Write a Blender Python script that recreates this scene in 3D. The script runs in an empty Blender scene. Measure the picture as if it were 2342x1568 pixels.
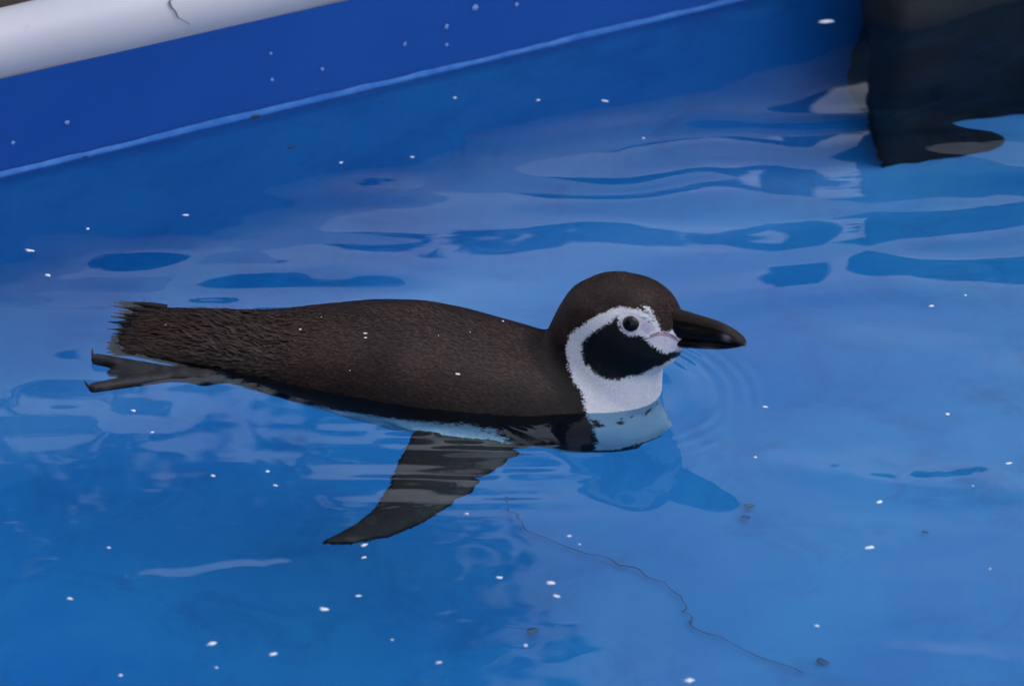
import bpy, math, random
import numpy as np

random.seed(7)
RNG = np.random.default_rng(7)
SC = bpy.context.scene
COL = SC.collection
R = math.radians

# ------------------------------------------------------------------ camera
PITCH, DIST, FPX = R(30.0), 3.43, 8782.0          # measured in a 2342 x 1568 px frame of the photograph
CX, CY = 1171.0, 784.0
CAM = np.array([0.0, -DIST * math.cos(PITCH), DIST * math.sin(PITCH)])
FWD = np.array([0.0, math.cos(PITCH), -math.sin(PITCH)])
UPV = np.array([0.0, math.sin(PITCH), math.cos(PITCH)])
RGT = np.array([1.0, 0.0, 0.0])
cam = bpy.data.cameras.new("camera")
cam.lens = FPX * 36.0 / 2342.0
cam.sensor_width = 36.0
cam.clip_start, cam.clip_end = 0.05, 400.0
cam.dof.use_dof = True
cam.dof.focus_distance = 3.42
cam.dof.aperture_fstop = 7.0
camo = bpy.data.objects.new("camera", cam)
COL.objects.link(camo)
camo.location = CAM
camo.rotation_euler = (math.pi / 2 - PITCH, 0, 0)
SC.camera = camo

# ------------------------------------------------------------------ sky, sun, exposure
SUN_EL, SUN_AZ = R(60), R(115)                     # soft sun behind cloud, to the right and a little behind the camera
world = bpy.data.worlds.new("World")
SC.world = world
world.use_nodes = True
wn, wl = world.node_tree.nodes, world.node_tree.links
wn.clear()
w_out = wn.new("ShaderNodeOutputWorld")
w_bg = wn.new("ShaderNodeBackground")
w_sky = wn.new("ShaderNodeTexSky")
w_sky.sky_type = 'NISHITA'
w_sky.sun_disc = False
w_sky.sun_elevation = SUN_EL
w_sky.sun_rotation = SUN_AZ
w_sky.dust_density = 4.0
w_sky.air_density = 1.0
w_hsv = wn.new("ShaderNodeHueSaturation")
w_hsv.inputs["Saturation"].default_value = 0.35
w_tint = wn.new("ShaderNodeMix")
w_tint.data_type = 'RGBA'
w_tint.blend_type = 'MULTIPLY'
w_tint.inputs[0].default_value = 1.0
w_tint.inputs[7].default_value = (0.92, 0.96, 1.16, 1)
wl.new(w_sky.outputs[0], w_hsv.inputs["Color"])
wl.new(w_hsv.outputs[0], w_tint.inputs[6])
w_cloud = wn.new("ShaderNodeMix")                  # even cloud cover over the clear sky
w_cloud.data_type = 'RGBA'
w_cloud.inputs[0].default_value = 0.75
w_tc = wn.new("ShaderNodeTexCoord")
w_no = wn.new("ShaderNodeTexNoise")                # broken cloud, the same all round the sky
w_no.inputs["Scale"].default_value = 4.5
w_no.inputs["Detail"].default_value = 5.0
w_no.inputs["Roughness"].default_value = 0.55
w_no.inputs["Distortion"].default_value = 0.6
w_ra = wn.new("ShaderNodeValToRGB")
w_ra.color_ramp.elements[0].position = 0.40
w_ra.color_ramp.elements[0].color = (0.50, 0.62, 0.78, 1)
w_ra.color_ramp.elements[1].position = 0.64
w_ra.color_ramp.elements[1].color = (1.0, 1.05, 1.22, 1)
w_sc = wn.new("ShaderNodeMix")
w_sc.data_type = 'RGBA'
w_sc.blend_type = 'MULTIPLY'
w_sc.inputs[0].default_value = 1.0
w_sc.inputs[7].default_value = (10.0, 10.0, 10.0, 1)
w_sc.clamp_result = False
wl.new(w_tc.outputs["Generated"], w_no.inputs["Vector"])
wl.new(w_no.outputs["Fac"], w_ra.inputs["Fac"])
wl.new(w_ra.outputs["Color"], w_sc.inputs[6])
wl.new(w_sc.outputs[2], w_cloud.inputs[7])
wl.new(w_tint.outputs[2], w_cloud.inputs[6])
wl.new(w_cloud.outputs[2], w_bg.inputs["Color"])
w_bg.inputs["Strength"].default_value = 0.095
wl.new(w_bg.outputs[0], w_out.inputs["Surface"])

sun = bpy.data.lights.new("sun", 'SUN')
sun.energy = 0.6
sun.angle = R(45)
sun.color = (1.0, 0.94, 0.98)
suno = bpy.data.objects.new("sun", sun)
COL.objects.link(suno)
suno.rotation_euler = (math.pi / 2 - SUN_EL, 0, math.pi - SUN_AZ)

SC.view_settings.view_transform = 'Standard'
SC.view_settings.look = 'None'
SC.view_settings.exposure = 0.5
SC.view_settings.gamma = 1.0
SC.view_settings.use_curve_mapping = False
SC.render.engine = 'CYCLES'
SC.cycles.use_denoising = True
SC.cycles.caustics_refractive = True
SC.cycles.caustics_reflective = True
SC.cycles.blur_glossy = 0.3
SC.cycles.max_bounces = 14
SC.cycles.diffuse_bounces = 5
SC.cycles.transmission_bounces = 12
SC.cycles.glossy_bounces = 6
SC.cycles.sample_clamp_indirect = 6.0

# ------------------------------------------------------------------ helpers
def ray(px, py):
    d = FWD + RGT * (px - CX) / FPX + UPV * (CY - py) / FPX
    return d / np.linalg.norm(d)

def ground(px, py, z=0.0):
    d = ray(px, py)
    return CAM + d * ((z - CAM[2]) / d[2])

def under(px, py, depth):
    """point seen at that pixel on a level plane `depth` below flat water (refracted)"""
    d = ray(px, py)
    h = ground(px, py)
    t = d / 1.333
    t[2] = -math.sqrt(max(0.0, 1 - t[0] ** 2 - t[1] ** 2))
    return h + t * (depth / -t[2])

def project(P):
    v = P - CAM
    z = v @ FWD
    return np.stack([CX + FPX * (v @ RGT) / z, CY - FPX * (v @ UPV) / z], -1)

def c1(x, y):
    """from an enlarged crop of the head to the 2342-wide frame"""
    return (1300 + x * 0.287) * 0.91484, (650 + y * 0.287) * 0.91484

def mesh_obj(name, verts, faces, mat=None, parent=None, smooth=True, cols=None):
    me = bpy.data.meshes.new(name)
    verts = np.asarray(verts, dtype=np.float32)
    if isinstance(faces, np.ndarray):
        n, k = faces.shape
        me.vertices.add(len(verts))
        me.vertices.foreach_set("co", verts.ravel())
        me.loops.add(n * k)
        me.loops.foreach_set("vertex_index", faces.astype(np.int32).ravel())
        me.polygons.add(n)
        me.polygons.foreach_set("loop_start", np.arange(0, n * k, k, dtype=np.int32))
        me.polygons.foreach_set("loop_total", np.full(n, k, dtype=np.int32))
        me.update(calc_edges=True)
    else:
        me.from_pydata([tuple(map(float, v)) for v in verts], [], [tuple(int(i) for i in f) for f in faces])
        me.update()
    me.validate()
    if smooth:
        me.polygons.foreach_set("use_smooth", np.ones(len(me.polygons), dtype=bool))
    if cols is not None:
        a = me.color_attributes.new("Col", 'FLOAT_COLOR', 'POINT')
        c = np.ones((len(verts), 4), dtype=np.float32)
        c[:, :3] = cols
        a.data.foreach_set("color", c.ravel())
    if mat is not None:
        me.materials.append(mat)
    o = bpy.data.objects.new(name, me)
    COL.objects.link(o)
    if parent is not None:
        o.parent = parent
    return o

def empty(name, loc=(0, 0, 0), rotz=0.0):
    o = bpy.data.objects.new(name, None)
    COL.objects.link(o)
    o.location = loc
    o.rotation_euler = (0, 0, rotz)
    o.empty_display_size = 0.05
    return o

def tag(o, label, cat, group=None):
    o["label"] = label
    o["category"] = cat
    if group:
        o["group"] = group
    return o

def structure(o):
    o["kind"] = "structure"
    return o

class Mat:
    def __init__(self, name, rough=0.5, spec=0.5):
        self.m = bpy.data.materials.new(name)
        self.m.use_nodes = True
        self.n, self.l = self.m.node_tree.nodes, self.m.node_tree.links
        self.b = self.n["Principled BSDF"]
        self.b.inputs["Roughness"].default_value = rough
        self.b.inputs["Specular IOR Level"].default_value = spec
    def coord(self, kind="Object", scale=(1, 1, 1), rot=(0, 0, 0)):
        c = self.n.new("ShaderNodeTexCoord")
        mp = self.n.new("ShaderNodeMapping")
        mp.inputs["Scale"].default_value = scale
        mp.inputs["Rotation"].default_value = rot
        self.l.new(c.outputs[kind], mp.inputs["Vector"])
        return mp.outputs[0]
    def noise(self, vec, scale, detail=4, rough=0.55, dist=0.0):
        t = self.n.new("ShaderNodeTexNoise")
        t.inputs["Scale"].default_value = scale
        t.inputs["Detail"].default_value = detail
        t.inputs["Roughness"].default_value = rough
        t.inputs["Distortion"].default_value = dist
        self.l.new(vec, t.inputs["Vector"])
        return t.outputs["Fac"]
    def ramp(self, fac, stops):
        r = self.n.new("ShaderNodeValToRGB")
        e = r.color_ramp.elements
        while len(e) < len(stops):
            e.new(0.5)
        for k, (p, c) in enumerate(stops):
            e[k].position = p
            e[k].color = (c, c, c, 1) if isinstance(c, (int, float)) else (*c, 1)
        self.l.new(fac, r.inputs["Fac"])
        return r.outputs["Color"]
    def mix(self, fac, a, b, mode='MIX'):
        x = self.n.new("ShaderNodeMix")
        x.data_type = 'RGBA'
        x.blend_type = mode
        for sock, v in ((x.inputs[0], fac), (x.inputs[6], a), (x.inputs[7], b)):
            if isinstance(v, (int, float)):
                sock.default_value = v
            elif isinstance(v, tuple):
                sock.default_value = (*v, 1)
            else:
                self.l.new(v, sock)
        return x.outputs[2]
    def attr(self, name="Col"):
        a = self.n.new("ShaderNodeAttribute")
        a.attribute_name = name
        return a.outputs["Color"]
    def base(self, c):
        if isinstance(c, tuple):
            self.b.inputs["Base Color"].default_value = (*c, 1)
        else:
            self.l.new(c, self.b.inputs["Base Color"])
    def rough(self, f):
        self.l.new(f, self.b.inputs["Roughness"])
    def bump(self, h, strength=0.3, dist=0.001):
        n = self.n.new("ShaderNodeBump")
        n.inputs["Strength"].default_value = strength
        n.inputs["Distance"].default_value = dist
        self.l.new(h, n.inputs["Height"])
        self.l.new(n.outputs[0], self.b.inputs["Normal"])

def vnoise(P, freq, seed=0):
    """smooth value noise, 2-D or 3-D points, range about -1..1"""
    P = np.asarray(P) * freq + seed * 17.31
    i = np.floor(P).astype(np.int64)
    f = P - i
    f = f * f * f * (f * (f * 6 - 15) + 10)
    dim = P.shape[-1]
    out = np.zeros(P.shape[:-1])
    for c in range(2 ** dim):
        off = np.array([(c >> k) & 1 for k in range(dim)])
        q = i + off
        h = q[..., 0] * 374761393 + q[..., 1] * 668265263 + seed * 1442695041
        if dim == 3:
            h = h + q[..., 2] * 2147483647
        h = (h ^ (h >> 13)) * 1274126177
        h = (h ^ (h >> 16)) & 0xFFFFFF
        w = np.ones(P.shape[:-1])
        for k in range(dim):
            w = w * (f[..., k] if off[k] else 1 - f[..., k])
        out += w * (h / 0xFFFFFF * 2 - 1)
    return out

def smooth01(a, b, x):
    t = np.clip((x - a) / (b - a), 0, 1)
    return t * t * (3 - 2 * t)

# ------------------------------------------------------------------ pool frame
W0 = ground(0, 402)
W1 = ground(1690, 0)
UA = (W1 - W0) / np.linalg.norm(W1 - W0)           # along the far wall
NA = np.array([UA[1], -UA[0], 0.0])                # from the wall into the pool
POOL_YAW = math.atan2(UA[1], UA[0])
U0, U1, V1, DEPTH = -1.7, 2.1, 2.45, 0.42
def to_uv(P):
    d = np.asarray(P) - W0
    return d @ UA, d @ NA
def from_uv(u, v, z=0.0):
    return W0 + UA * u + NA * v + np.array([0, 0, z])

# penguin frame: origin on the water under the head, x forward, y to its left (away from the camera)
PEN = ground(1430, 892)
BODY_YAW, HEAD_YAW = R(-14.0), R(-30.0)

# ------------------------------------------------------------------ materials of the setting
def mat_pool():
    m = Mat("pool_paint", 0.42, 0.4)
    v = m.coord("Object")
    a = m.noise(v, 2.2, 5, 0.6)
    c = m.mix(m.ramp(a, [(0.3, 0.0), (0.75, 1.0)]), (0.003, 0.058, 0.30), (0.008, 0.085, 0.36))
    s = m.noise(v, 14, 6, 0.7)
    c = m.mix(m.ramp(s, [(0.60, 0.0), (0.80, 0.25)]), c, (0.008, 0.07, 0.36))
    f = m.noise(m.coord("Object", (1, 1, 1)), 60, 3, 0.6)
    c = m.mix(m.ramp(f, [(0.66, 0.0), (0.80, 0.30)]), c, (0.05, 0.17, 0.52))
    # paler below the water line, painting in light missing under water
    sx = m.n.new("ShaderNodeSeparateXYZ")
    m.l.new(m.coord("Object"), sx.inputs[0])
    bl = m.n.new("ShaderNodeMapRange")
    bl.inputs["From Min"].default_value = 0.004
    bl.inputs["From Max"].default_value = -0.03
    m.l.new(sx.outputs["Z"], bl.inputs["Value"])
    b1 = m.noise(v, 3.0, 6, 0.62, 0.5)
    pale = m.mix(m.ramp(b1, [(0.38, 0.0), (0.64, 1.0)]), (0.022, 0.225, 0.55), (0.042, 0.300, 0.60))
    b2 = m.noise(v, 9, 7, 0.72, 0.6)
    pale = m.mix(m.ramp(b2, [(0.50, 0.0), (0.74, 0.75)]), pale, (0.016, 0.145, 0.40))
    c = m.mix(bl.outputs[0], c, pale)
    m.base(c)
    return m.m

def mat_rim():
    m = Mat("rim_plastic", 0.4, 0.4)
    v = m.coord("Object")
    a = m.noise(v, 5, 6, 0.65)
    c = m.mix(m.ramp(a, [(0.35, 0.0), (0.75, 0.55)]), (0.53, 0.51, 0.54), (0.42, 0.41, 0.46))
    b = m.noise(v, 60, 3, 0.6)
    c = m.mix(m.ramp(b, [(0.68, 0.0), (0.80, 0.5)]), c, (0.40, 0.38, 0.36))
    m.base(c)
    return m.m

def mat_soil():
    m = Mat("soil", 0.9, 0.2)
    v = m.coord("Object")
    a = m.noise(v, 9, 8, 0.7)
    c = m.mix(m.ramp(a, [(0.35, 0.0), (0.7, 1.0)]), (0.018, 0.012, 0.008), (0.06, 0.045, 0.03))
    m.base(c)
    m.bump(a, 0.8, 0.02)
    return m.m

def mat_rock():
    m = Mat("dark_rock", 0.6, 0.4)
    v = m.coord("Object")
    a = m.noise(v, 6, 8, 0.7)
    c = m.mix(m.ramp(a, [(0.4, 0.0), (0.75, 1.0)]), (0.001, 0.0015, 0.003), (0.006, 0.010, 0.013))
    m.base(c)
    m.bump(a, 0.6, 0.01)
    return m.m

def mat_water():
    m = bpy.data.materials.new("water")
    m.use_nodes = True
    b = m.node_tree.nodes["Principled BSDF"]
    b.inputs["Base Color"].default_value = (0.48, 0.86, 1.0, 1)
    b.inputs["Transmission Weight"].default_value = 1.0
    b.inputs["Roughness"].default_value = 0.0
    b.inputs["IOR"].default_value = 1.333
    return m

M_POOL, M_RIM, M_SOIL, M_ROCK, M_WATER = mat_pool(), mat_rim(), mat_soil(), mat_rock(), mat_water()

def flat_mat(name, col, rough=0.6, spec=0.4):
    m = Mat(name, rough, spec)
    m.base(col)
    return m.m

# ------------------------------------------------------------------ the pool
pool = empty("swimming_pool", W0, POOL_YAW)        # local x = along the far wall, local -y = into the pool
tag(pool, "blue painted pool with a rounded white plastic rim, holding the water", "pool")

def basin():
    zt = 0.102
    r = 0.20
    prof = [(0.0, zt), (0.0, 0.05), (0.0, 0.0), (0.002, -0.06), (0.006, -0.12)]
    for k in range(13):
        a = math.pi / 2 * k / 12
        prof.append((0.010 + r - r * math.cos(a), -DEPTH + r - r * math.sin(a)))
    prof.append((0.6, -DEPTH - 0.004))
    prof.append((1.2, -DEPTH))
    prof.append((V1 - 0.2, -DEPTH))
    for k in range(1, 7):
        a = math.pi / 2 * k / 6
        prof.append((V1 - 0.2 + 0.2 * math.sin(a), -DEPTH + 0.2 - 0.2 * math.cos(a)))
    prof.append((V1, zt))
    us = np.linspace(U0, U1, 60)
    V = []
    for u in us:
        for (v, z) in prof:
            w = 0.004 * math.sin(u * 5.1) * (z < 0) if v < 0.3 else 0.0
            V.append((u, -v - w * 0.5, z))
    n = len(prof)
    F = []
    for i in range(len(us) - 1):
        for j in range(n - 1):
            F.append((i * n + j, i * n + j + 1, (i + 1) * n + j + 1, (i + 1) * n + j))
    F.append(tuple(range(n)))
    F.append(tuple(range((len(us) - 1) * n + n - 1, (len(us) - 1) * n - 1, -1)))
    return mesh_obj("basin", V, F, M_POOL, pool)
basin()

def tube_loop():
    """rolled rim: a round tube swept along the four edges of the basin"""
    rr, cz, off = 0.036, 0.120, 0.033
    cs = [(U0 - off, off), (U1 + off, off), (U1 + off, -V1 - off), (U0 - off, -V1 - off)]
    path = []
    for k in range(4):
        a, b = np.array(cs[k]), np.array(cs[(k + 1) % 4])
        L = np.linalg.norm(b - a)
        n = int(L / 0.05)
        for i in range(n):
            path.append(a + (b - a) * i / n)
    path = np.array(path)
    n, s = len(path), 28
    V, F = [], []
    for i in range(n):
        t = path[(i + 1) % n] - path[i - 1]
        t /= np.linalg.norm(t)
        o = np.array([-t[1], t[0]])
        wob = 0.0012 * math.sin(i * 0.7) + 0.0008 * math.sin(i * 1.9)
        for j in range(s):
            a = 2 * math.pi * j / s
            V.append((*(path[i] + o * (rr + wob) * math.cos(a)), cz + (rr + wob) * math.sin(a)))
    for i in range(n):
        for j in range(s):
            F.append((i * s + j, i * s + (j + 1) % s, ((i + 1) % n) * s + (j + 1) % s, ((i + 1) % n) * s + j))
    return mesh_obj("rim", V, F, M_RIM, pool)
rim = tube_loop()

# hairline crack across the rim
def rim_crack():
    g = ground(437, 20, 0.13)
    u, v = to_uv(g)
    V, F = [], []
    n = 14
    for i in range(n):
        a = R(100 - 105 * i / (n - 1))
        du = 0.012 * math.sin(i * 0.55) - 0.0012 * i + 0.002 * math.sin(i * 2.1)
        w = 0.0011 * (0.4 + 0.6 * math.sin(math.pi * i / (n - 1)))
        for s_ in (-1, 1):
            V.append((u + du + s_ * w, 0.033 + 0.0395 * math.cos(math.pi - a), 0.120 + 0.0395 * math.sin(a)))
    for i in range(n - 1):
        F.append((2 * i, 2 * i + 1, 2 * i + 3, 2 * i + 2))
    o = mesh_obj("crack", V, F, flat_mat("crack_dirt", (0.12, 0.09, 0.10), 0.8), pool)
    return o
rim_crack()

# pale scum line where the water meets the far wall
def scum():
    V, F = [], []
    us = np.linspace(U0, U1, 700)
    nn = vnoise(np.stack([us, us * 0], -1), 9, 3)
    n2 = vnoise(np.stack([us, us * 0], -1), 60, 5)
    for k, u in enumerate(us):
        h = 0.0055 + 0.0016 * nn[k] + 0.0010 * n2[k]
        for (dv, z) in ((0.0025, -0.004), (0.0032, h * 0.3), (0.0015, h)):
            V.append((u, -dv, z))
    for k in range(len(us) - 1):
        for j in range(2):
            F.append((k * 3 + j, k * 3 + j + 1, k * 3 + j + 4, k * 3 + j + 3))
    m = Mat("scum_line", 0.5, 0.4)
    v = m.coord("Object")
    a = m.noise(v, 30, 5, 0.7)
    m.base(m.mix(m.ramp(a, [(0.35, 0.0), (0.65, 1.0)]), (0.015, 0.13, 0.46), (0.06, 0.22, 0.55)))
    return mesh_obj("scum_line", V, F, m.m, pool)
scum()

# ground round the pool, reaching the horizon
def make_ground():
    o_, e = 0.036, 70.0
    a = [(U0 - o_, o_), (U1 + o_, o_), (U1 + o_, -V1 - o_), (U0 - o_, -V1 - o_)]
    b = [(-e, e), (e, e), (e, -e), (-e, -e)]
    V = [(x, y, 0.02) for x, y in a] + [(x, y, 0.02) for x, y in b]
    F = [(k, (k + 1) % 4, 4 + (k + 1) % 4, 4 + k) for k in range(4)]
    o = mesh_obj("ground", V, F, M_SOIL, None, False)
    o.location = W0
    o.rotation_euler = (0, 0, POOL_YAW)
    return structure(o)
make_ground()

# dark rock haul-out standing in the far corner of the pool
def rock_ledge():
    ua, va = to_uv(ground(1985, 72))
    u1, v0 = U1 - 0.02, 0.004
    path = []
    for k in range(10):
        path.append((ua + 0.55 * va * (1 - k / 9), v0 + (va - 0.03 - v0) * k / 10))
    for k in range(8):
        a = math.pi / 2 * k / 7
        path.append((ua + 0.05 * (1 - math.cos(a)), va - 0.03 + 0.05 * math.sin(a)))
    for k in range(1, 60):
        path.append((ua + 0.05 + (u1 - ua - 0.05) * k / 59, va + 0.02))
    path = np.array(path)
    tang = np.gradient(path, axis=0)
    tang /= np.linalg.norm(tang, axis=1)[:, None]
    nrm = np.stack([-tang[:, 1], tang[:, 0]], -1)
    zs = np.linspace(-DEPTH + 0.003, 0.30, 44)
    n = len(zs)
    P = np.zeros((len(path), n, 3))
    for i in range(len(path)):
        for j, z in enumerate(zs):
            rec = -0.25 * max(0, z) ** 1.3 + 0.12 * min(0, z)
            P[i, j] = (path[i, 0] + nrm[i, 0] * rec, path[i, 1] + nrm[i, 1] * rec, z)
    d = 0.022 * vnoise(P.reshape(-1, 3), 8, 21) + 0.010 * vnoise(P.reshape(-1, 3), 22, 22) + 0.004 * vnoise(P.reshape(-1, 3), 60, 23)
    P[..., :2] += nrm[:, None, :] * d.reshape(P.shape[:2])[..., None]
    P[..., 1] = np.maximum(P[..., 1], 0.003)
    P[:, :, 1] *= -1
    P[:, -1, 2] += 0.03 * vnoise(P[:, -1], 9, 24)
    V = [tuple(p) for p in P.reshape(-1, 3)]
    F = []
    for i in range(len(path) - 1):
        for j in range(n - 1):
            F.append((i * n + j, i * n + j + 1, (i + 1) * n + j + 1, (i + 1) * n + j))
    c0 = len(V)
    for i in range(len(path)):
        p = P[i, -1]
        V.append((p[0], -0.002, p[2] + 0.01))
    for i in range(len(path) - 1):
        F.append((i * n + n - 1, c0 + i, c0 + i + 1, (i + 1) * n + n - 1))
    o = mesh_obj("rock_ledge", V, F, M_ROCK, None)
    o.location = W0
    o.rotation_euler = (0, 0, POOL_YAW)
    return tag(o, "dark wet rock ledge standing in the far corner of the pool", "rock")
rock_ledge()

# planting and a timber frame beyond the pool: seen only mirrored in the water
def mat_leaf():
    m = Mat("shrub_leaf", 0.6, 0.3)
    v = m.coord("Object")
    m.base(m.mix(m.noise(v, 7, 3), (0.012, 0.022, 0.010), (0.035, 0.050, 0.020)))
    return m.m
M_LEAF, M_BARK = mat_leaf(), flat_mat("shrub_bark", (0.035, 0.025, 0.018), 0.85, 0.2)
def shrub(x, y, rx, h, seed, label):
    rng = np.random.default_rng(seed)
    root = tag(empty("shrub", (x, y, 0.02)), label, "shrub", None)
    n = 3600
    t = rng.random(n) ** 0.8
    ang = rng.uniform(0, 2 * math.pi, n)
    rad = np.sqrt(rng.random(n)) * rx * (0.45 + 0.75 * np.sin(math.pi * np.clip(t * 0.9 + 0.08, 0, 1)))
    P = np.stack([rad * np.cos(ang), rad * np.sin(ang), 0.06 + t * (h - 0.10)], -1)
    P += 0.10 * np.stack([vnoise(P, 4, seed + k) for k in range(3)], -1)
    P[:, 2] = np.maximum(P[:, 2], 0.04)
    a = rng.normal(size=(n, 3)); a /= np.linalg.norm(a, axis=1)[:, None]
    b = np.cross(a, rng.normal(size=(n, 3))); b /= np.linalg.norm(b, axis=1)[:, None]
    L, W = rng.uniform(0.025, 0.05, n)[:, None], rng.uniform(0.010, 0.02, n)[:, None]
    V = np.stack([P - a * L, P + b * W, P + a * L, P - b * W], 1).reshape(-1, 3)
    mesh_obj("foliage", V, np.arange(n * 4).reshape(n, 4), M_LEAF, root, False)
    V, F = [], []
    for k in range(7):
        an = rng.uniform(0, 2 * math.pi)
        tip = np.array([math.cos(an) * rx * 0.6, math.sin(an) * rx * 0.6, h * rng.uniform(0.6, 0.9)])
        b0 = len(V)
        for i in range(6):
            f = i / 5
            c = tip * np.array([f ** 1.3, f ** 1.3, f])
            r_ = 0.014 * (1 - f) + 0.003
            for j in range(5):
                q = 2 * math.pi * j / 5
                V.append((c[0] + r_ * math.cos(q), c[1] + r_ * math.sin(q), c[2]))
        for i in range(5):
            for j in range(5):
                F.append((b0 + i * 5 + j, b0 + i * 5 + (j + 1) % 5, b0 + (i + 1) * 5 + (j + 1) % 5, b0 + (i + 1) * 5 + j))
    mesh_obj("stems", V, F, M_BARK, root)
for k, (x, y, rx, h, lb) in enumerate([
        (-1.55, 3.0, 0.42, 1.48, "dark leafy shrub beyond the white rim, outermost of the row"),
        (-0.95, 3.1, 0.36, 1.42, "dense dark shrub beyond the white rim, next to the outermost"),
        (-0.40, 3.2, 0.32, 1.50, "bushy dark shrub beyond the rim, third from the outermost"),
        (0.12, 3.5, 0.26, 1.62, "small dark shrub just behind the timber frame"),
        (0.92, 3.4, 0.30, 1.66, "narrow dark shrub just past the timber frame"),
        (1.45, 3.3, 0.40, 1.75, "broad dark shrub behind the rock ledge"),
        (2.05, 3.2, 0.45, 2.05, "tallest dark shrub far behind the rock ledge")]):
    shrub(x, y, rx, h, 100 + k, lb)

def tree(x, y, seed):
    rng = np.random.default_rng(seed)
    root = tag(empty("tree", (x, y, 0.0)), "dark broad-crowned tree beyond the pool, mirrored in the water", "tree")
    V, F = [], []
    def limb(a, b, ra, rb):
        a, b = np.array(a, float), np.array(b, float)
        b0 = len(V)
        d = (b - a) / np.linalg.norm(b - a)
        s_ = np.cross(d, np.array([0.3, 1.0, 0.2])); s_ /= np.linalg.norm(s_)
        t_ = np.cross(d, s_)
        for i in range(6):
            f = i / 5
            c = a + (b - a) * f + s_ * 0.06 * math.sin(f * 5 + seed)
            r_ = ra + (rb - ra) * f
            for j in range(8):
                q = 2 * math.pi * j / 8
                V.append(c + s_ * r_ * math.cos(q) + t_ * r_ * math.sin(q))
        for i in range(5):
            for j in range(8):
                F.append((b0 + i * 8 + j, b0 + i * 8 + (j + 1) % 8, b0 + (i + 1) * 8 + (j + 1) % 8, b0 + (i + 1) * 8 + j))
    limb((0, 0, -0.1), (0.1, 0, 2.9), 0.14, 0.09)
    cl = [(-1.15, 0.0, 3.1, 0.62), (-0.4, 0.2, 3.0, 0.60), (0.35, -0.1, 3.05, 0.62), (0.95, 0.1, 3.15, 0.55), (-0.8, 0, 3.9, 0.75), (0.1, 0, 4.0, 0.85), (0.8, 0, 3.85, 0.65), (-0.3, 0, 4.7, 0.7), (0.4, 0.1, 4.6, 0.6), (-1.6, 0.1, 3.6, 0.6)]
    for c in cl:
        limb((0.1, 0, 2.3 + 0.25 * rng.random()), (c[0], c[1], c[2]), 0.05, 0.015)
    mesh_obj("trunk", V, F, M_BARK, root)
    P = []
    for (cx, cy, cz, r_) in cl:
        n = int(5200 * r_ ** 2)
        d = rng.normal(size=(n, 3)); d /= np.linalg.norm(d, axis=1)[:, None]
        rad = r_ * rng.random(n) ** 0.45 * (1 + 0.30 * vnoise(d * 2 + cx, 1.6, seed))
        P.append(np.array([cx, cy, cz]) + d * rad[:, None] * np.array([1, 1, 0.85]))
    P = np.concatenate(P)
    n = len(P)
    a = rng.normal(size=(n, 3)); a /= np.linalg.norm(a, axis=1)[:, None]
    b = np.cross(a, rng.normal(size=(n, 3))); b /= np.linalg.norm(b, axis=1)[:, None]
    L, W = rng.uniform(0.04, 0.075, n)[:, None], rng.uniform(0.02, 0.035, n)[:, None]
    mesh_obj("crown", np.stack([P - a * L, P + b * W, P + a * L, P - b * W], 1).reshape(-1, 3), np.arange(n * 4).reshape(n, 4), M_LEAF, root, False)
tree(-1.44, 4.05, 301)

def bar(name, a, b, w, mat, parent):
    a, b = np.array(a, float), np.array(b, float)
    d = (b - a) / np.linalg.norm(b - a)
    s_ = np.cross(d, np.array([0.0, 1.0, 0.0])); s_ /= np.linalg.norm(s_)
    t_ = np.cross(d, s_)
    V = [p + s_ * w * i * 0.5 + t_ * w * j * 0.5 for p in (a, b) for i, j in ((-1, -1), (1, -1), (1, 1), (-1, 1))]
    F = [(0, 1, 5, 4), (1, 2, 6, 5), (2, 3, 7, 6), (3, 0, 4, 7), (3, 2, 1, 0), (4, 5, 6, 7)]
    return mesh_obj(name, V, F, mat, parent, False)
def mat_timber():
    m = Mat("dark_timber", 0.7, 0.3)
    a = m.noise(m.coord("Object", (30, 30, 3)), 1.0, 5, 0.6)
    m.base(m.mix(a, (0.020, 0.016, 0.014), (0.055, 0.042, 0.034)))
    return m.m
M_TIMBER = mat_timber()
# unseen screen added past the pool's left end to shade that side
screen = tag(empty("shade_screen", tuple(from_uv(-2.5, 1.2)), POOL_YAW), "tall unseen timber screen added past the end of the pool to block light", "screen")
for k in range(16):
    y0 = -2.0 + k * 0.25
    hh = 2.9 + 0.02 * math.sin(k * 2.3)
    x0 = 0.012 * math.sin(k * 1.7)
    V = [(x, y, z) for z in (0.0, hh) for (x, y) in ((x0, y0), (x0 + 0.03, y0), (x0 + 0.03, y0 + 0.238), (x0, y0 + 0.238))]
    mesh_obj("plank", V, [(0, 1, 5, 4), (1, 2, 6, 5), (2, 3, 7, 6), (3, 0, 4, 7), (3, 2, 1, 0), (4, 5, 6, 7)], M_TIMBER, screen, False)
tf = tag(empty("wooden_post", (0.36, 2.0, 0.02)), "dark timber post with a slanting brace beyond the white rim", "post")
bar("upright", (0.05, 0, -0.02), (0.05, 0, 0.98), 0.075, M_TIMBER, tf)
bar("brace", (-0.10, 0, 0.60), (0.02, 0, 0.93), 0.05, M_TIMBER, tf)
bar("prop", (-0.115, 0, -0.02), (-0.10, 0, 0.63), 0.05, M_TIMBER, tf)

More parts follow.
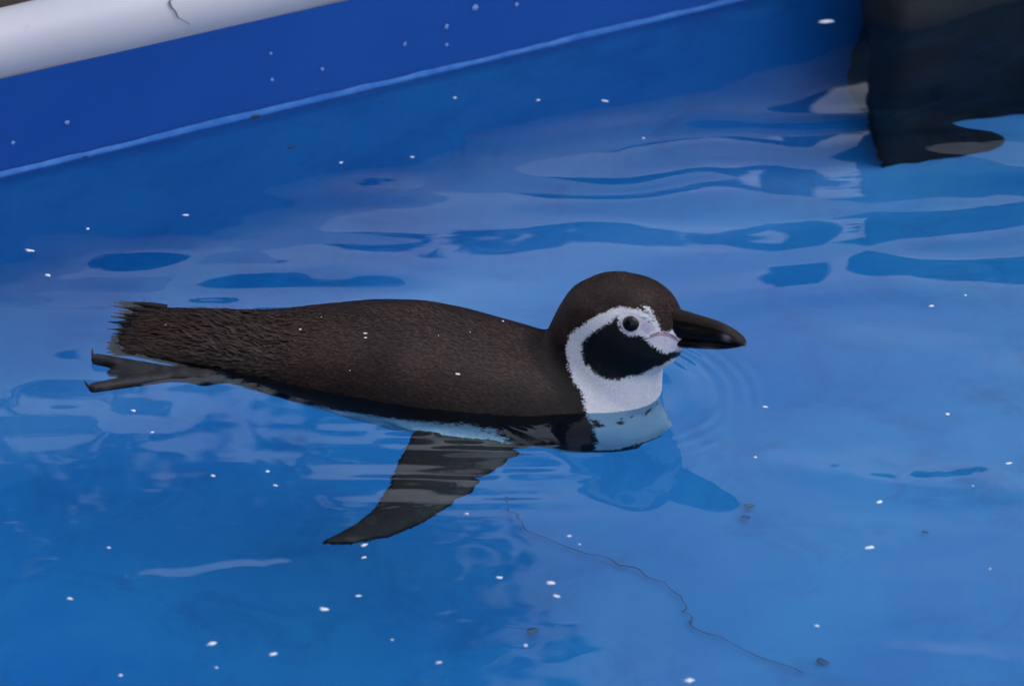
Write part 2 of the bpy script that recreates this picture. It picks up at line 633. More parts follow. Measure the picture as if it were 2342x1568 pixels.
# ------------------------------------------------------------------ the water
NECK_C = PEN + np.array([-0.012, 0.004, 0])
def to_v(X, Y):
    return (X - W0[0]) * NA[0] + (Y - W0[1]) * NA[1]
def water_h(X, Y):
    P = np.stack([X, Y], -1)
    H = np.zeros_like(X)
    # slow swell
    for k, (wl_, ang, sl, ph) in enumerate([(0.46, 80, 0.006, 0.3), (0.31, 104, 0.005, 1.9), (0.62, 60, 0.004, 4.0), (0.22, 93, 0.003, 2.2)]):
        kk = 2 * math.pi / wl_
        H += sl / kk * np.sin(kk * (X * math.cos(R(ang)) + Y * math.sin(R(ang))) + ph)
    # chop from the right, stronger beyond the penguin
    m1 = smooth01(-0.25, 0.45, X + 0.55 * Y - 0.10) * smooth01(-0.20, 0.25, Y)
    Q = P * np.array([0.55, 1.0])
    Q = Q + 0.02 * np.stack([vnoise(P, 5, 31), vnoise(P, 5, 32)], -1)
    wx, wy = 0.030 * vnoise(P, 4.2, 33) + 0.010 * vnoise(P, 10, 35), 0.040 * vnoise(P, 3.6, 34) + 0.012 * vnoise(P, 9, 36)
    for (wl_, ang, sl, ph) in [(0.115, 96, 0.046, 0.4), (0.160, 85, 0.034, 2.9), (0.080, 103, 0.018, 1.1), (0.21, 118, 0.018, 3.3)]:
        kk = 2 * math.pi / wl_
        H += m1 * sl / kk * np.sin(kk * ((X + wx) * math.cos(R(ang)) + (Y + wy) * math.sin(R(ang))) + ph)
    H += m1 * (0.0016 * vnoise(Q, 7.0, 11) + 0.0006 * vnoise(Q, 15.0, 12))
    m1b = 1.5 * smooth01(-0.02, 0.12, Y) * smooth01(-0.02, 0.10, to_v(X, Y)) * smooth01(0.50, 0.30, to_v(X, Y)) * 0.8
    H += m1b * (0.0018 * vnoise(Q, 8.0, 13) + 0.0005 * vnoise(Q, 19.0, 14))
    # faint texture everywhere
    H += 0.00010 * vnoise(P * np.array([0.6, 1.0]), 22, 15) + 0.000035 * vnoise(P * np.array([0.5, 1.0]), 60, 16)
    # bow rings round the neck
    dx, dy = X - NECK_C[0], Y - NECK_C[1]
    c, s = math.cos(HEAD_YAW), math.sin(HEAD_YAW)
    fx, fy = c * dx + s * dy, -s * dx + c * dy
    r = np.sqrt((fx * np.where(fx > 0, 0.92, 0.80)) ** 2 + fy ** 2) + 1e-6
    front = smooth01(-0.75, 0.2, fx / r + 0.35 * (-fy / r))
    env = np.exp(-((r - 0.098) / 0.030) ** 2)
    H += front * env * 0.00050 * np.clip(0.35 + 0.9 * vnoise(P, 14, 91), 0, 1.1) * np.sin(2 * math.pi * (r + 0.004 * vnoise(P, 18, 92)) / 0.0130)
    H += front * 0.0016 * np.exp(-((r - 0.060) / 0.018) ** 2)
    # fine horizontal ripples over the flipper and flank
    g = ground(1085, 1045)
    m2 = np.exp(-(((X - g[0]) / 0.085) ** 2 + ((Y - g[1]) / 0.055) ** 2))
    w = vnoise(P * np.array([0.22, 1.0]), 85, 41) + 0.6 * vnoise(P * np.array([0.2, 1.0]), 40, 42)
    H += m2 * 0.0024 * w
    # wake behind the feet
    g = ground(150, 930)
    m3 = np.exp(-(((X - g[0]) / 0.10) ** 2 + ((Y - g[1]) / 0.06) ** 2))
    H += m3 * 0.0011 * vnoise(P * np.array([0.5, 1.0]), 30, 51)
    g = ground(420, 640)
    m4 = np.exp(-(((X - g[0]) / 0.26) ** 2 + ((Y - g[1]) / 0.11) ** 2))
    H += m4 * (0.0011 * vnoise(P * np.array([0.4, 1.0]), 22, 52) + 0.0003 * vnoise(P * np.array([0.4, 1.0]), 50, 53))
    # a few lone slicks of raised water
    for (px, py, ax, ay, amp, rot) in [(2080, 1095, 0.10, 0.022, 0.0016, -8), (500, 1315, 0.065, 0.012, 0.0009, 14), (2180, 1510, 0.06, 0.02, 0.0009, -6)]:
        g = ground(px, py)
        a = R(rot)
        ex, ey = math.cos(a) * (X - g[0]) + math.sin(a) * (Y - g[1]), -math.sin(a) * (X - g[0]) + math.cos(a) * (Y - g[1])
        ey = ey + 0.010 * vnoise(P, 26, 61) + 0.004 * vnoise(P, 70, 62)
        H += amp * np.exp(-((ex / ax) ** 2 + (ey / ay) ** 2))
    return H

def water():
    def axis(lo, a, b, hi, step):
        return np.concatenate([np.linspace(lo, a, 14)[:-1], np.arange(a, b, step), np.linspace(b, hi, 14)])
    us = axis(U0 + 0.001, -0.50, 1.30, U1 - 0.001, 0.0034)
    vs = axis(0.0005, 0.02, 1.32, V1 - 0.001, 0.0034)
    UU, VV = np.meshgrid(us, vs, indexing='ij')
    Pw = W0[None, None, :2] + UU[..., None] * UA[:2] + VV[..., None] * NA[:2]
    H = water_h(Pw[..., 0], Pw[..., 1])
    fade = smooth01(0.0, 0.03, VV)
    V = np.stack([Pw[..., 0], Pw[..., 1], H * fade], -1).reshape(-1, 3)
    nu, nv = len(us), len(vs)
    i, j = np.meshgrid(np.arange(nu - 1), np.arange(nv - 1), indexing='ij')
    a = (i * nv + j).ravel()
    F = np.stack([a, a + 1, a + nv + 1, a + nv], -1)
    # normals must point up
    e1, e2 = V[F[0, 1]] - V[F[0, 0]], V[F[0, 3]] - V[F[0, 0]]
    if np.cross(e1, e2)[2] < 0:
        F = F[:, ::-1]
    o = mesh_obj("water", V, np.ascontiguousarray(F), M_WATER)
    return structure(o)
water()

# ------------------------------------------------------------------ the penguin: one continuous body from a blended field
def smin(a, b, k):
    h = np.clip(0.5 + 0.5 * (b - a) / k, 0, 1)
    return b + (a - b) * h - k * h * (1 - h)

# x, z centre, half height up, half height down, half width (mm)
BODY = np.array([
    (-456, -3, 2.5, 2.5, 40), (-440, -3, 7, 6, 43), (-412, -4, 14, 14, 45), (-380, -6, 22, 24, 47), (-350, -9, 29, 34, 51),
    (-320, -11, 37, 46, 56), (-290, -13, 48, 55, 62), (-233, -18, 67, 68, 70),
    (-189, -21, 75, 76, 74), (-153, -25, 76, 78, 75), (-112, -30, 74, 78, 74),
    (-76, -31, 69, 76, 70), (-32, -35, 62, 70, 63), (0, -42, 47, 58, 52), (18, -48, 36, 46, 40), (31, -53, 22, 28, 25), (40, -57, 6, 8, 7), (43, -58, 0.5, 0.5, 0.5)], float)
BODY[:, 0] -= 2
NECK = np.array([   # z, centre s, half length, half width (mm)
    (-70, -40, 50, 48), (-30, -30, 56, 48), (0, -24, 55, 43), (30, -21, 53, 39.5), (50, -21, 51, 37.5), (70, -17, 46.5, 34.5), (82, -14, 41.5, 31), (92, -11, 35, 26), (98, -8, 22, 16), (101, -6, 8, 6), (103, -5, 1, 1)], float)
def refine(T, n=160, sg=3.0):
    x = np.linspace(T[0, 0], T[-1, 0], n)
    k = np.exp(-0.5 * (np.arange(-9, 10) / sg) ** 2); k /= k.sum()
    out = [x]
    for c in range(1, T.shape[1]):
        v = np.interp(x, T[:, 0], T[:, c])
        out.append(np.convolve(np.pad(v, 9, mode='reflect', reflect_type='odd'), k, mode='valid'))
    R_ = np.stack(out, -1)
    R_[:, 2:] = np.maximum(R_[:, 2:], 0.5)
    return R_
BODY, NECK = refine(BODY), refine(NECK)
CH, SH = math.cos(HEAD_YAW - BODY_YAW), math.sin(HEAD_YAW - BODY_YAW)
def body_to_head(p):
    return np.stack([CH * p[..., 0] + SH * p[..., 1], -SH * p[..., 0] + CH * p[..., 1], p[..., 2]], -1)
def head_to_body(p):
    p = np.asarray(p, float)
    return np.stack([CH * p[..., 0] - SH * p[..., 1], SH * p[..., 0] + CH * p[..., 1], p[..., 2]], -1)
CB, SB = math.cos(BODY_YAW), math.sin(BODY_YAW)
def body_to_world(p):
    p = np.asarray(p, float)
    return np.stack([CB * p[..., 0] - SB * p[..., 1], SB * p[..., 0] + CB * p[..., 1], p[..., 2]], -1) + PEN
def world_to_body(p):
    q = np.asarray(p, float) - PEN
    return np.stack([CB * q[..., 0] + SB * q[..., 1], -SB * q[..., 0] + CB * q[..., 1], q[..., 2]], -1)

def ellipsoid(p, c, r):
    q = (p - np.array(c)) / np.array(r)
    k0 = np.linalg.norm(q, axis=-1)
    k1 = np.linalg.norm(q / np.array(r), axis=-1) + 1e-9
    return k0 * (k0 - 1) / k1

def interp(x, T, k):
    return np.interp(x, T[:, 0], T[:, k])

# flipper as seen through the water: leading and trailing outlines in pixels
FL_D = (0.034, 0.088)      # depth at the root and at the tip
LEAD = [(1300, 975), (1235, 1012), (1165, 1042), (1120, 1082), (1060, 1134), (960, 1192), (890, 1222), (800, 1240), (742, 1243)]
TRAIL = [(1010, 955), (945, 990), (915, 1040), (895, 1092), (862, 1150), (812, 1190), (770, 1215), (748, 1230), (738, 1239)]
def flip_pts(L):
    out = []
    for k, (x, y) in enumerate(L):
        t = k / (len(L) - 1)
        out.append(world_to_body(under(x, y, FL_D[0] + (FL_D[1] - FL_D[0]) * t)) * 1000)
    return np.array(out)
FLL, FLT = flip_pts(LEAD), flip_pts(TRAIL)
FC = (FLL + FLT) / 2
F_O = FC[0]
F_AX = FC[-1] - FC[0]
F_LEN = np.linalg.norm(F_AX)
F_AX = F_AX / F_LEN
F_CH = FLL[2] - FLT[2]
F_CH = F_CH - F_AX * (F_CH @ F_AX)
F_CH /= np.linalg.norm(F_CH)
F_N = np.cross(F_AX, F_CH)
if F_N[2] < 0:
    F_N = -F_N
_lt, _lu = (FLL - F_O) @ F_AX, (FLL - F_O) @ F_CH
_tt, _tu = (FLT - F_O) @ F_AX, (FLT - F_O) @ F_CH
_o = np.argsort(_lt); _lt, _lu = _lt[_o], _lu[_o]
_o = np.argsort(_tt); _tt, _tu = _tt[_o], _tu[_o]
def flipper(p, side):
    """side -1: the near one, stretched out; +1: the far one, swept down below the body"""
    if side > 0:
        q = p * np.array([1, -1, 1])
        a = R(-55)
        h = np.array([-60.0, -52.0, -30.0])
        d = q - h
        q = np.stack([d[..., 0], math.cos(a) * d[..., 1] - math.sin(a) * d[..., 2], math.sin(a) * d[..., 1] + math.cos(a) * d[..., 2]], -1) + h
    else:
        q = p
    d = q - F_O
    t, u, n = d @ F_AX, d @ F_CH, d @ F_N
    l, r_ = np.interp(t, _lt, _lu), np.interp(t, _tt, _tu)
    c = np.maximum((l - r_) / 2, 1.0)
    o = (l + r_) / 2
    s = np.clip(t / F_LEN, 0, 1)
    th = 6.5 - 3.7 * s
    k = np.sqrt(((u - o) / c) ** 2 + (n / th) ** 2 + 1e-6)
    f = (k - 1) * th
    f = np.maximum(f, t - F_LEN + 0.5)
    return np.maximum(f, -30 - t)

def sdf(p):
    """p in mm, penguin body frame"""
    x = p[..., 0]
    z0, au, ad, w = (interp(x, BODY, k) for k in (1, 2, 3, 4))
    dz = p[..., 2] - z0
    a = np.where(dz > 0, au, ad)
    k = np.sqrt((p[..., 1] / w) ** 2 + (dz / a) ** 2 + 1e-6)
    fb = (k - 1) * np.minimum(a, w) * 0.9
    fb = np.maximum(fb, -456 - x)
    fb = np.maximum(fb, x - 46)
    h = body_to_head(p)
    z = h[..., 2]
    s0, L, wn_ = (interp(z, NECK, k) for k in (1, 2, 3))
    k = np.sqrt(((h[..., 0] - s0) / L) ** 2 + (h[..., 1] / wn_) ** 2 + 1e-6)
    fn = (k - 1) * np.minimum(L, wn_) * 0.9
    fn = np.maximum(fn, z - 110)
    fn = np.maximum(fn, -75 - z)
    f = smin(fb, fn, 16.0)
    hd = ellipsoid(h, (-3, 0, 73), (49, 34.5, 39))
    hd = smin(hd, ellipsoid(h, (16, 0, 79), (33, 27, 32)), 10)
    hd = smin(hd, ellipsoid(h, (15, 0, 57), (38, 29, 25)), 12)
    hd = smin(hd, ellipsoid(h, (36, 0, 72), (19, 12, 17)), 12)
    f = smin(f, hd, 12.0)
    f = smin(f, flipper(p, -1), 7.0)
    f = smin(f, flipper(p, +1), 7.0)
    return f

def surface_nets(fun, lo, hi, step):
    ax = [np.arange(lo[k], hi[k] + step, step) for k in range(3)]
    G = np.stack(np.meshgrid(*ax, indexing='ij'), -1)
    v = np.empty(G.shape[:3], dtype=np.float64)
    for i in range(0, G.shape[0], 40):
        v[i:i + 40] = fun(G[i:i + 40])
    neg = v < 0
    n = np.array(v.shape) - 1
    cs = np.zeros(tuple(n), dtype=np.int8)
    offs = [(a, b, c) for a in (0, 1) for b in (0, 1) for c in (0, 1)]
    for a, b, c in offs:
        cs += neg[a:a + n[0], b:b + n[1], c:c + n[2]]
    act = np.argwhere((cs > 0) & (cs < 8))
    idx = -np.ones(tuple(n), dtype=np.int64)
    idx[act[:, 0], act[:, 1], act[:, 2]] = np.arange(len(act))
    acc = np.zeros((len(act), 3)); cnt = np.zeros(len(act))
    for p in range(8):
        for q in range(p + 1, 8):
            a, b = np.array(offs[p]), np.array(offs[q])
            if np.abs(a - b).sum() != 1:
                continue
            A, B = act + a, act + b
            va, vb = v[A[:, 0], A[:, 1], A[:, 2]], v[B[:, 0], B[:, 1], B[:, 2]]
            m = (va < 0) != (vb < 0)
            t = np.where(m, va / np.where(m, va - vb, 1), 0)
            acc[m] += (A + (B - A) * t[:, None])[m]
            cnt[m] += 1
    V = acc / cnt[:, None] * step + np.array(lo)
    F = []
    for k in range(3):
        sl0 = [slice(None)] * 3; sl1 = [slice(None)] * 3
        sl0[k] = slice(0, -1); sl1[k] = slice(1, None)
        ch = neg[tuple(sl0)] != neg[tuple(sl1)]
        e = np.argwhere(ch)
        k1, k2 = (k + 1) % 3, (k + 2) % 3
        e = e[(e[:, k1] > 0) & (e[:, k2] > 0) & (e[:, k1] < n[k1]) & (e[:, k2] < n[k2])]
        d1 = np.zeros(3, int); d1[k1] = 1
        d2 = np.zeros(3, int); d2[k2] = 1
        quad = [e - d1 - d2, e - d2, e, e - d1]
        ids = np.stack([idx[q[:, 0], q[:, 1], q[:, 2]] for q in quad], -1)
        ng = neg[e[:, 0], e[:, 1], e[:, 2]]
        ids[~ng] = ids[~ng][:, ::-1]
        F.append(ids)
    return V, np.concatenate(F)

def grad(fun, p, e=0.6):
    g = np.stack([fun(p + np.eye(3)[k] * e) - fun(p - np.eye(3)[k] * e) for k in range(3)], -1)
    return g / (2 * e)

def march(px, py, side_far=False):
    """where the sight line of a pixel meets the penguin (mm, body frame)"""
    d = ray(px, py)
    ts = np.linspace(2.9, 3.7, 4000)
    P = world_to_body(CAM + ts[:, None] * d) * 1000
    f = sdf(P)
    k = np.argmax(f < 0)
    return P[k] if f[k] < 0 else None

# ---- colour pattern, drawn on the near side in pixels of a head crop and mirrored to the far side
POLY_W = np.array([(1250, 470), (1215, 395), (1160, 400), (1085, 398), (1110, 445), (1030, 432), (930, 405), (820, 425), (700, 480), (590, 540), (530, 590), (445, 640), (412, 740), (428, 850), (450, 960), (485, 1060), (540, 1125), (562, 1210), (590, 1340), (640, 1500), (700, 1900), (1500, 1900), (1500, 900), (1600, 760), (1400, 600)], float)
POLY_K = np.array([(865, 490), (800, 545), (730, 582), (660, 630), (600, 672), (552, 730), (555, 820), (580, 900), (640, 960), (700, 1000), (780, 1025), (880, 1032), (960, 1005), (1060, 985), (1170, 930), (1260, 890), (1345, 850), (1480, 840), (1400, 798), (1330, 795), (1250, 790), (1180, 755), (1110, 690), (1075, 645), (1020, 650), (960, 655), (905, 615), (872, 560)], float)
POLY_SKIN = np.array([(1130, 672), (1180, 640), (1250, 622), (1330, 645), (1420, 700), (1500, 760), (1420, 800), (1270, 775), (1230, 740), (1150, 700)], float)
POLY_LORE = np.array([(900, 470), (990, 462), (1060, 480), (1130, 520), (1190, 600), (1120, 640), (1060, 600), (1020, 500), (960, 480)], float)
def poly_sd(P, poly):
    """signed distance in crop pixels, negative inside"""
    d = np.full(len(P), 1e9)
    ins = np.zeros(len(P), bool)
    for k in range(len(poly)):
        a, b = poly[k], poly[(k + 1) % len(poly)]
        e = b - a
        w = P - a
        t = np.clip((w @ e) / (e @ e), 0, 1)
        d = np.minimum(d, np.linalg.norm(w - t[:, None] * e, axis=1))
        cond = ((a[1] <= P[:, 1]) & (b[1] > P[:, 1])) | ((b[1] <= P[:, 1]) & (a[1] > P[:, 1]))
        xi = a[0] + (P[:, 1] - a[1]) * e[0] / (e[1] if e[1] != 0 else 1e-9)
        ins ^= cond & (P[:, 0] < xi)
    return np.where(ins, -d, d)

C_BROWN, C_DARK = np.array([0.028, 0.0150, 0.0110]), np.array([0.014, 0.009, 0.008])
C_BLACK, C_WHITE, C_SKIN = np.array([0.0045, 0.0048, 0.0052]), np.array([0.72, 0.70, 0.71]), np.array([0.58, 0.45, 0.50])
def pattern(p, jitter=0.0, rng=None):
    """surface colour for points p (mm, body frame)"""
    n = len(p)
    h = body_to_head(p)
    hn = h.copy()
    hn[:, 1] = -np.abs(hn[:, 1])
    px = project(body_to_world(head_to_body(hn) / 1000))
    q = np.stack([(px[:, 0] / 0.91484 - 1300) / 0.287, (px[:, 1] / 0.91484 - 650) / 0.287], -1)
    j = 9 * vnoise(p, 0.18, 71) + 5 * vnoise(p, 0.5, 72)
    if rng is not None:
        j = j + rng.normal(0, jitter, n)
    col = np.tile(C_BROWN, (n, 1))
    # body: brown back, near-black lower flanks, darker towards the near side, white belly
    x, z = p[:, 0], p[:, 2]
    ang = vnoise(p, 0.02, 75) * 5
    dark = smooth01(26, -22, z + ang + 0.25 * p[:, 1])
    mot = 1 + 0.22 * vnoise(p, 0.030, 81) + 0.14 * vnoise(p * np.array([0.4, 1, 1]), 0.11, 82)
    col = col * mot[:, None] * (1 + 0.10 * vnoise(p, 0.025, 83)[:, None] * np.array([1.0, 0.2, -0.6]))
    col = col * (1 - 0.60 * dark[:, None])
    line = np.interp(x, [-420, -330, -250, -170, -120, -95, -60, 0], [-60, -50, -33, -25, -20, -26, -60, -80])
    wb = 1 - smooth01(-2.5, 2.5, z - line + j * 0.25)
    onflip = (np.minimum(flipper(p, -1), flipper(p, 1)) < 4) & (sdf_body(p) > 5)
    wb = np.where(onflip, 0, wb)
    col = col * (1 - wb[:, None]) + C_WHITE * wb[:, None]
    col[onflip] = np.array([0.034, 0.0135, 0.0100])
    # head and neck
    inhead = (z > -62) & (h[:, 0] > -85) & (sdf_neck(p) < 40) & ~onflip
    hb = np.tile(C_BROWN * 0.92, (n, 1)) * (1 + 0.25 * vnoise(p, 0.045, 84) + 0.20 * vnoise(p * np.array([0.5, 1, 1]), 0.16, 85) + 0.25 * smooth01(5, 45, h[:, 0]))[:, None]
    nk = smooth01(75, 25, z) * smooth01(35, -15, h[:, 0])  # neck side darkened: shade painted on top of its darker feathers
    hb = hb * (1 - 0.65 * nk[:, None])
    sw, sk, ss, sl = (poly_sd(q, P_) for P_ in (POLY_W, POLY_K, POLY_SKIN, POLY_LORE))
    fw = 1 - smooth01(-6, 6, sw + j)
    fw = np.where((np.abs(h[:, 1]) < 17) & (z > 80), 0, fw)
    hb = hb * (1 - fw[:, None]) + C_WHITE * fw[:, None]
    fl = (1 - smooth01(-12, 12, sl)) * 0.75
    hb = hb * (1 - fl[:, None]) + np.array([0.44, 0.40, 0.50]) * fl[:, None]
    fk = 1 - smooth01(-6, 6, sk + j)
    hb = hb * (1 - fk[:, None]) + C_BLACK * fk[:, None]
    fs = (1 - smooth01(-8, 8, ss)) * 0.8
    hb = hb * (1 - fs[:, None]) + np.array([0.60, 0.54, 0.60]) * fs[:, None]
    # speckles on the throat under the water
    sp = (vnoise(p, 0.22, 77) > 0.30) & (np.abs(z + 14 + 0.12 * h[:, 0]) < 4.5) & (sw < 0)
    hb[sp] = C_BLACK * 2
    # speckled lores
    sp = (vnoise(p, 0.75, 78) > 0.25) & (np.abs(q[:, 0] - 1130) < 55) & (np.abs(q[:, 1] - 490) < 50)
    hb[sp] = hb[sp] * 0.35
    wgt = np.where((z < 12) & (h[:, 0] > -40), smooth01(34, 22, sdf_neck(p)), smooth01(17, 10, sdf_neck(p))) * inhead
    return col * (1 - wgt[:, None]) + hb * wgt[:, None]

def sdf_body(p):
    x = p[..., 0]
    z0, au, ad, w = (interp(x, BODY, k) for k in (1, 2, 3, 4))
    dz = p[..., 2] - z0
    a = np.where(dz > 0, au, ad)
    return (np.sqrt((p[..., 1] / w) ** 2 + (dz / a) ** 2 + 1e-6) - 1) * np.minimum(a, w) * 0.9
def sdf_neck(p):
    h = body_to_head(p)
    z = h[..., 2]
    s0, L, w = (interp(z, NECK, k) for k in (1, 2, 3))
    f = (np.sqrt(((h[..., 0] - s0) / L) ** 2 + (h[..., 1] / w) ** 2 + 1e-6) - 1) * np.minimum(L, w) * 0.9
    f = np.maximum(f, z - 110)
    hd = ellipsoid(h, (-3, 0, 73), (49, 34.5, 39))
    hd = np.minimum(hd, ellipsoid(h, (16, 0, 79), (33, 27, 32)))
    hd = np.minimum(hd, ellipsoid(h, (15, 0, 57), (38, 29, 25)))
    hd = np.minimum(hd, ellipsoid(h, (36, 0, 72), (19, 12, 17)))
    return np.minimum(f, hd)

penguin = empty("penguin", PEN, BODY_YAW)
tag(penguin, "brown and white penguin swimming at the surface with one flipper stretched out", "penguin")

lo = np.array([-474.0, min(-90.0, FLL[:, 1].min() - 14, FLT[:, 1].min() - 14), -175.0])
hi = np.array([66.0, 95.0, 122.0])
BV, BF = surface_nets(sdf, lo, hi, 2.3)
for _ in range(2):
    g = grad(sdf, BV)
    gl = np.maximum((g * g).sum(-1), 0.15)
    BV = BV - g * np.clip(sdf(BV) / gl, -1.5, 1.5)[:, None] * 0.7

def mat_plumage(name, bump):
    m = Mat(name, 0.45, 0.20)
    c = m.attr()
    v = m.coord("Object", (1, 1, 1))
    m.base(c)
    if bump:
        a = m.noise(m.coord("Object", (0.35, 1, 1)), 260, 3, 0.6)
        m.bump(a, 0.5, 0.0008)
    return m.m
M_SKIN, M_FEATHER = mat_plumage("penguin_skin", True), mat_plumage("penguin_feathers", False)
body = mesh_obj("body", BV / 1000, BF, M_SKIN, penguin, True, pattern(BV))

# ---- feathers: thousands of little overlapping flakes along the body
def feathers():
    A, B_, C, D = (BV[BF[:, k]] for k in range(4))
    area = 0.5 * np.linalg.norm(np.cross(C - A, D - B_), axis=1)
    cen = (A + B_ + C + D) / 4
    hd = sdf_neck(cen) < 15
    fl = (np.minimum(flipper(cen, -1), flipper(cen, 1)) < 2) & (sdf_body(cen) > 6)
    dens = np.where(fl, 0.05, np.where(hd, np.where(cen[:, 2] > -15, 1.25, 0.3), 0.42))
    dens = np.where((~hd) & (cen[:, 2] < -60), 0.06, dens)
    far = cen[:, 1] > 55
    dens = dens * np.where(far, 0.5, 1)
    num = RNG.poisson(area * dens)
    fi = np.repeat(np.arange(len(BF)), num)
    u, v = RNG.random(len(fi)), RNG.random(len(fi))
    P = (A[fi] * ((1 - u) * (1 - v))[:, None] + B_[fi] * (u * (1 - v))[:, None] + C[fi] * (u * v)[:, None] + D[fi] * ((1 - u) * v)[:, None])
    hh = body_to_head(P)
    # keep clear of the bill base and the eyes
    keep = ~((hh[:, 0] > 50))
    for e in EYES:
        keep &= np.linalg.norm(P - e, axis=1) > 8.2
    px = None
    P, fi, hh = P[keep], fi[keep], hh[keep]
    N = grad(sdf, P)
    N /= np.linalg.norm(N, axis=1)[:, None] + 1e-9
    isfl, ishd = fl[fi], hd[fi]
    # flow: away from the bill over the head, down the neck, tailward along the body, outward on the flipper
    ctr = np.array([60.0, 0.0, 88.0])
    fh = hh - ctr
    fh = fh / np.linalg.norm(fh, axis=1)[:, None]
    fh = head_to_body(fh)
    fb = np.tile(np.array([-1.0, 0, -0.05]), (len(P), 1))
    fb[:, 1] = -P[:, 1] * 0.002
    wg = (smooth01(8, 0, sdf_neck(P)) * smooth01(-40, 25, P[:, 2]))[:, None]
    T = fb * (1 - wg) + fh * wg
    T[isfl] = F_AX
    T = T + RNG.normal(0, 0.16, T.shape)
    T = T - N * (T * N).sum(1)[:, None]
    T /= np.linalg.norm(T, axis=1)[:, None] + 1e-9
    S = np.cross(N, T)
    n = len(P)
    tail = smooth01(-300, -430, P[:, 0])
    L = np.where(isfl, 4.0, np.where(ishd, 2.8, 6.2 + 5 * tail)) * RNG.uniform(0.7, 1.35, n)
    W = np.where(isfl, 2.0, np.where(ishd, 0.95, 1.9)) * RNG.uniform(0.7, 1.25, n)
    lift = np.where(isfl, 0.15, np.where(ishd, 0.42, 0.45 + 0.5 * tail)) * RNG.uniform(0.2, 1.6, n)
    ruf = np.exp(-((P[:, 0] + 322) / 42) ** 2 - ((P[:, 1] + 34) / 26) ** 2) + 0.7 * np.exp(-((P[:, 0] + 365) / 60) ** 2 - ((P[:, 1] + 5) / 40) ** 2)
    lift = lift * (1 + 1.8 * ruf)
    L = L * (1 + 0.5 * ruf)
    T = T + (RNG.normal(0, 0.25, T.shape) * ruf[:, None])
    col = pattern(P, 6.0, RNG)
    col = col * (1 + 0.35 * (ruf * RNG.uniform(-0.6, 1.2, n))[:, None] * np.array([1.0, 0.75, 0.45]))
    lum = col.mean(1)
    br = np.clip(RNG.normal(1.0, np.where(lum > 0.3, 0.06, 0.36), n), 0.3, 2.4)
    col = col * br[:, None]
    root = P - N * 0.25
    mid = P + T * (L * 0.55)[:, None] + N * (0.15 + lift * 0.8)[:, None]
    tip = P + T * L[:, None] + N * lift[:, None]
    V = np.empty((n, 4, 3))
    V[:, 0] = root
    V[:, 1] = mid + S * (W * 0.5)[:, None] - N * 0.18
    V[:, 2] = tip
    V[:, 3] = mid - S * (W * 0.5)[:, None] - N * 0.18
    F = np.arange(n * 4).reshape(n, 4)
    cc = np.repeat(col, 4, axis=0).reshape(n, 4, 3)
    cc[:, 2] *= 1.4
    cc[:, 0] *= 0.8
    o = mesh_obj("plumage", V.reshape(-1, 3) / 1000, F, M_FEATHER, penguin, False, np.clip(cc.reshape(-1, 3), 0, 0.85))
    o["kind"] = "stuff"
    return n

EYE_N = march(*c1(965, 555))
eh = body_to_head(EYE_N[None])[0]
EYE_F = head_to_body(np.array([[eh[0], -eh[1], eh[2]]]))[0]
EYES = [EYE_N, EYE_F]
NF = feathers()

# ---- eyes
def uv_sphere(r, nu=32, nv=20):
    V, F = [], []
    for i in range(nv + 1):
        a = math.pi * i / nv
        for j in range(nu):
            b = 2 * math.pi * j / nu
            V.append((r * math.sin(a) * math.cos(b), r * math.sin(a) * math.sin(b), r * math.cos(a)))
    for i in range(nv):
        for j in range(nu):
            F.append((i * nu + j, (i + 1) * nu + j, (i + 1) * nu + (j + 1) % nu, i * nu + (j + 1) % nu))
    return np.array(V), F
def frame(n):
    n = n / np.linalg.norm(n)
    a = np.cross(np.array([0, 0, 1.0]), n)
    a /= np.linalg.norm(a)
    return a, np.cross(n, a), n
M_PUPIL = flat_mat("eye_black", (0.003, 0.003, 0.004), 0.12, 0.25)
M_IRIS = flat_mat("eye_iris", (0.030, 0.016, 0.014), 0.08, 0.6)
M_LID = flat_mat("eyelid_skin", (0.62, 0.56, 0.60), 0.5, 0.4)
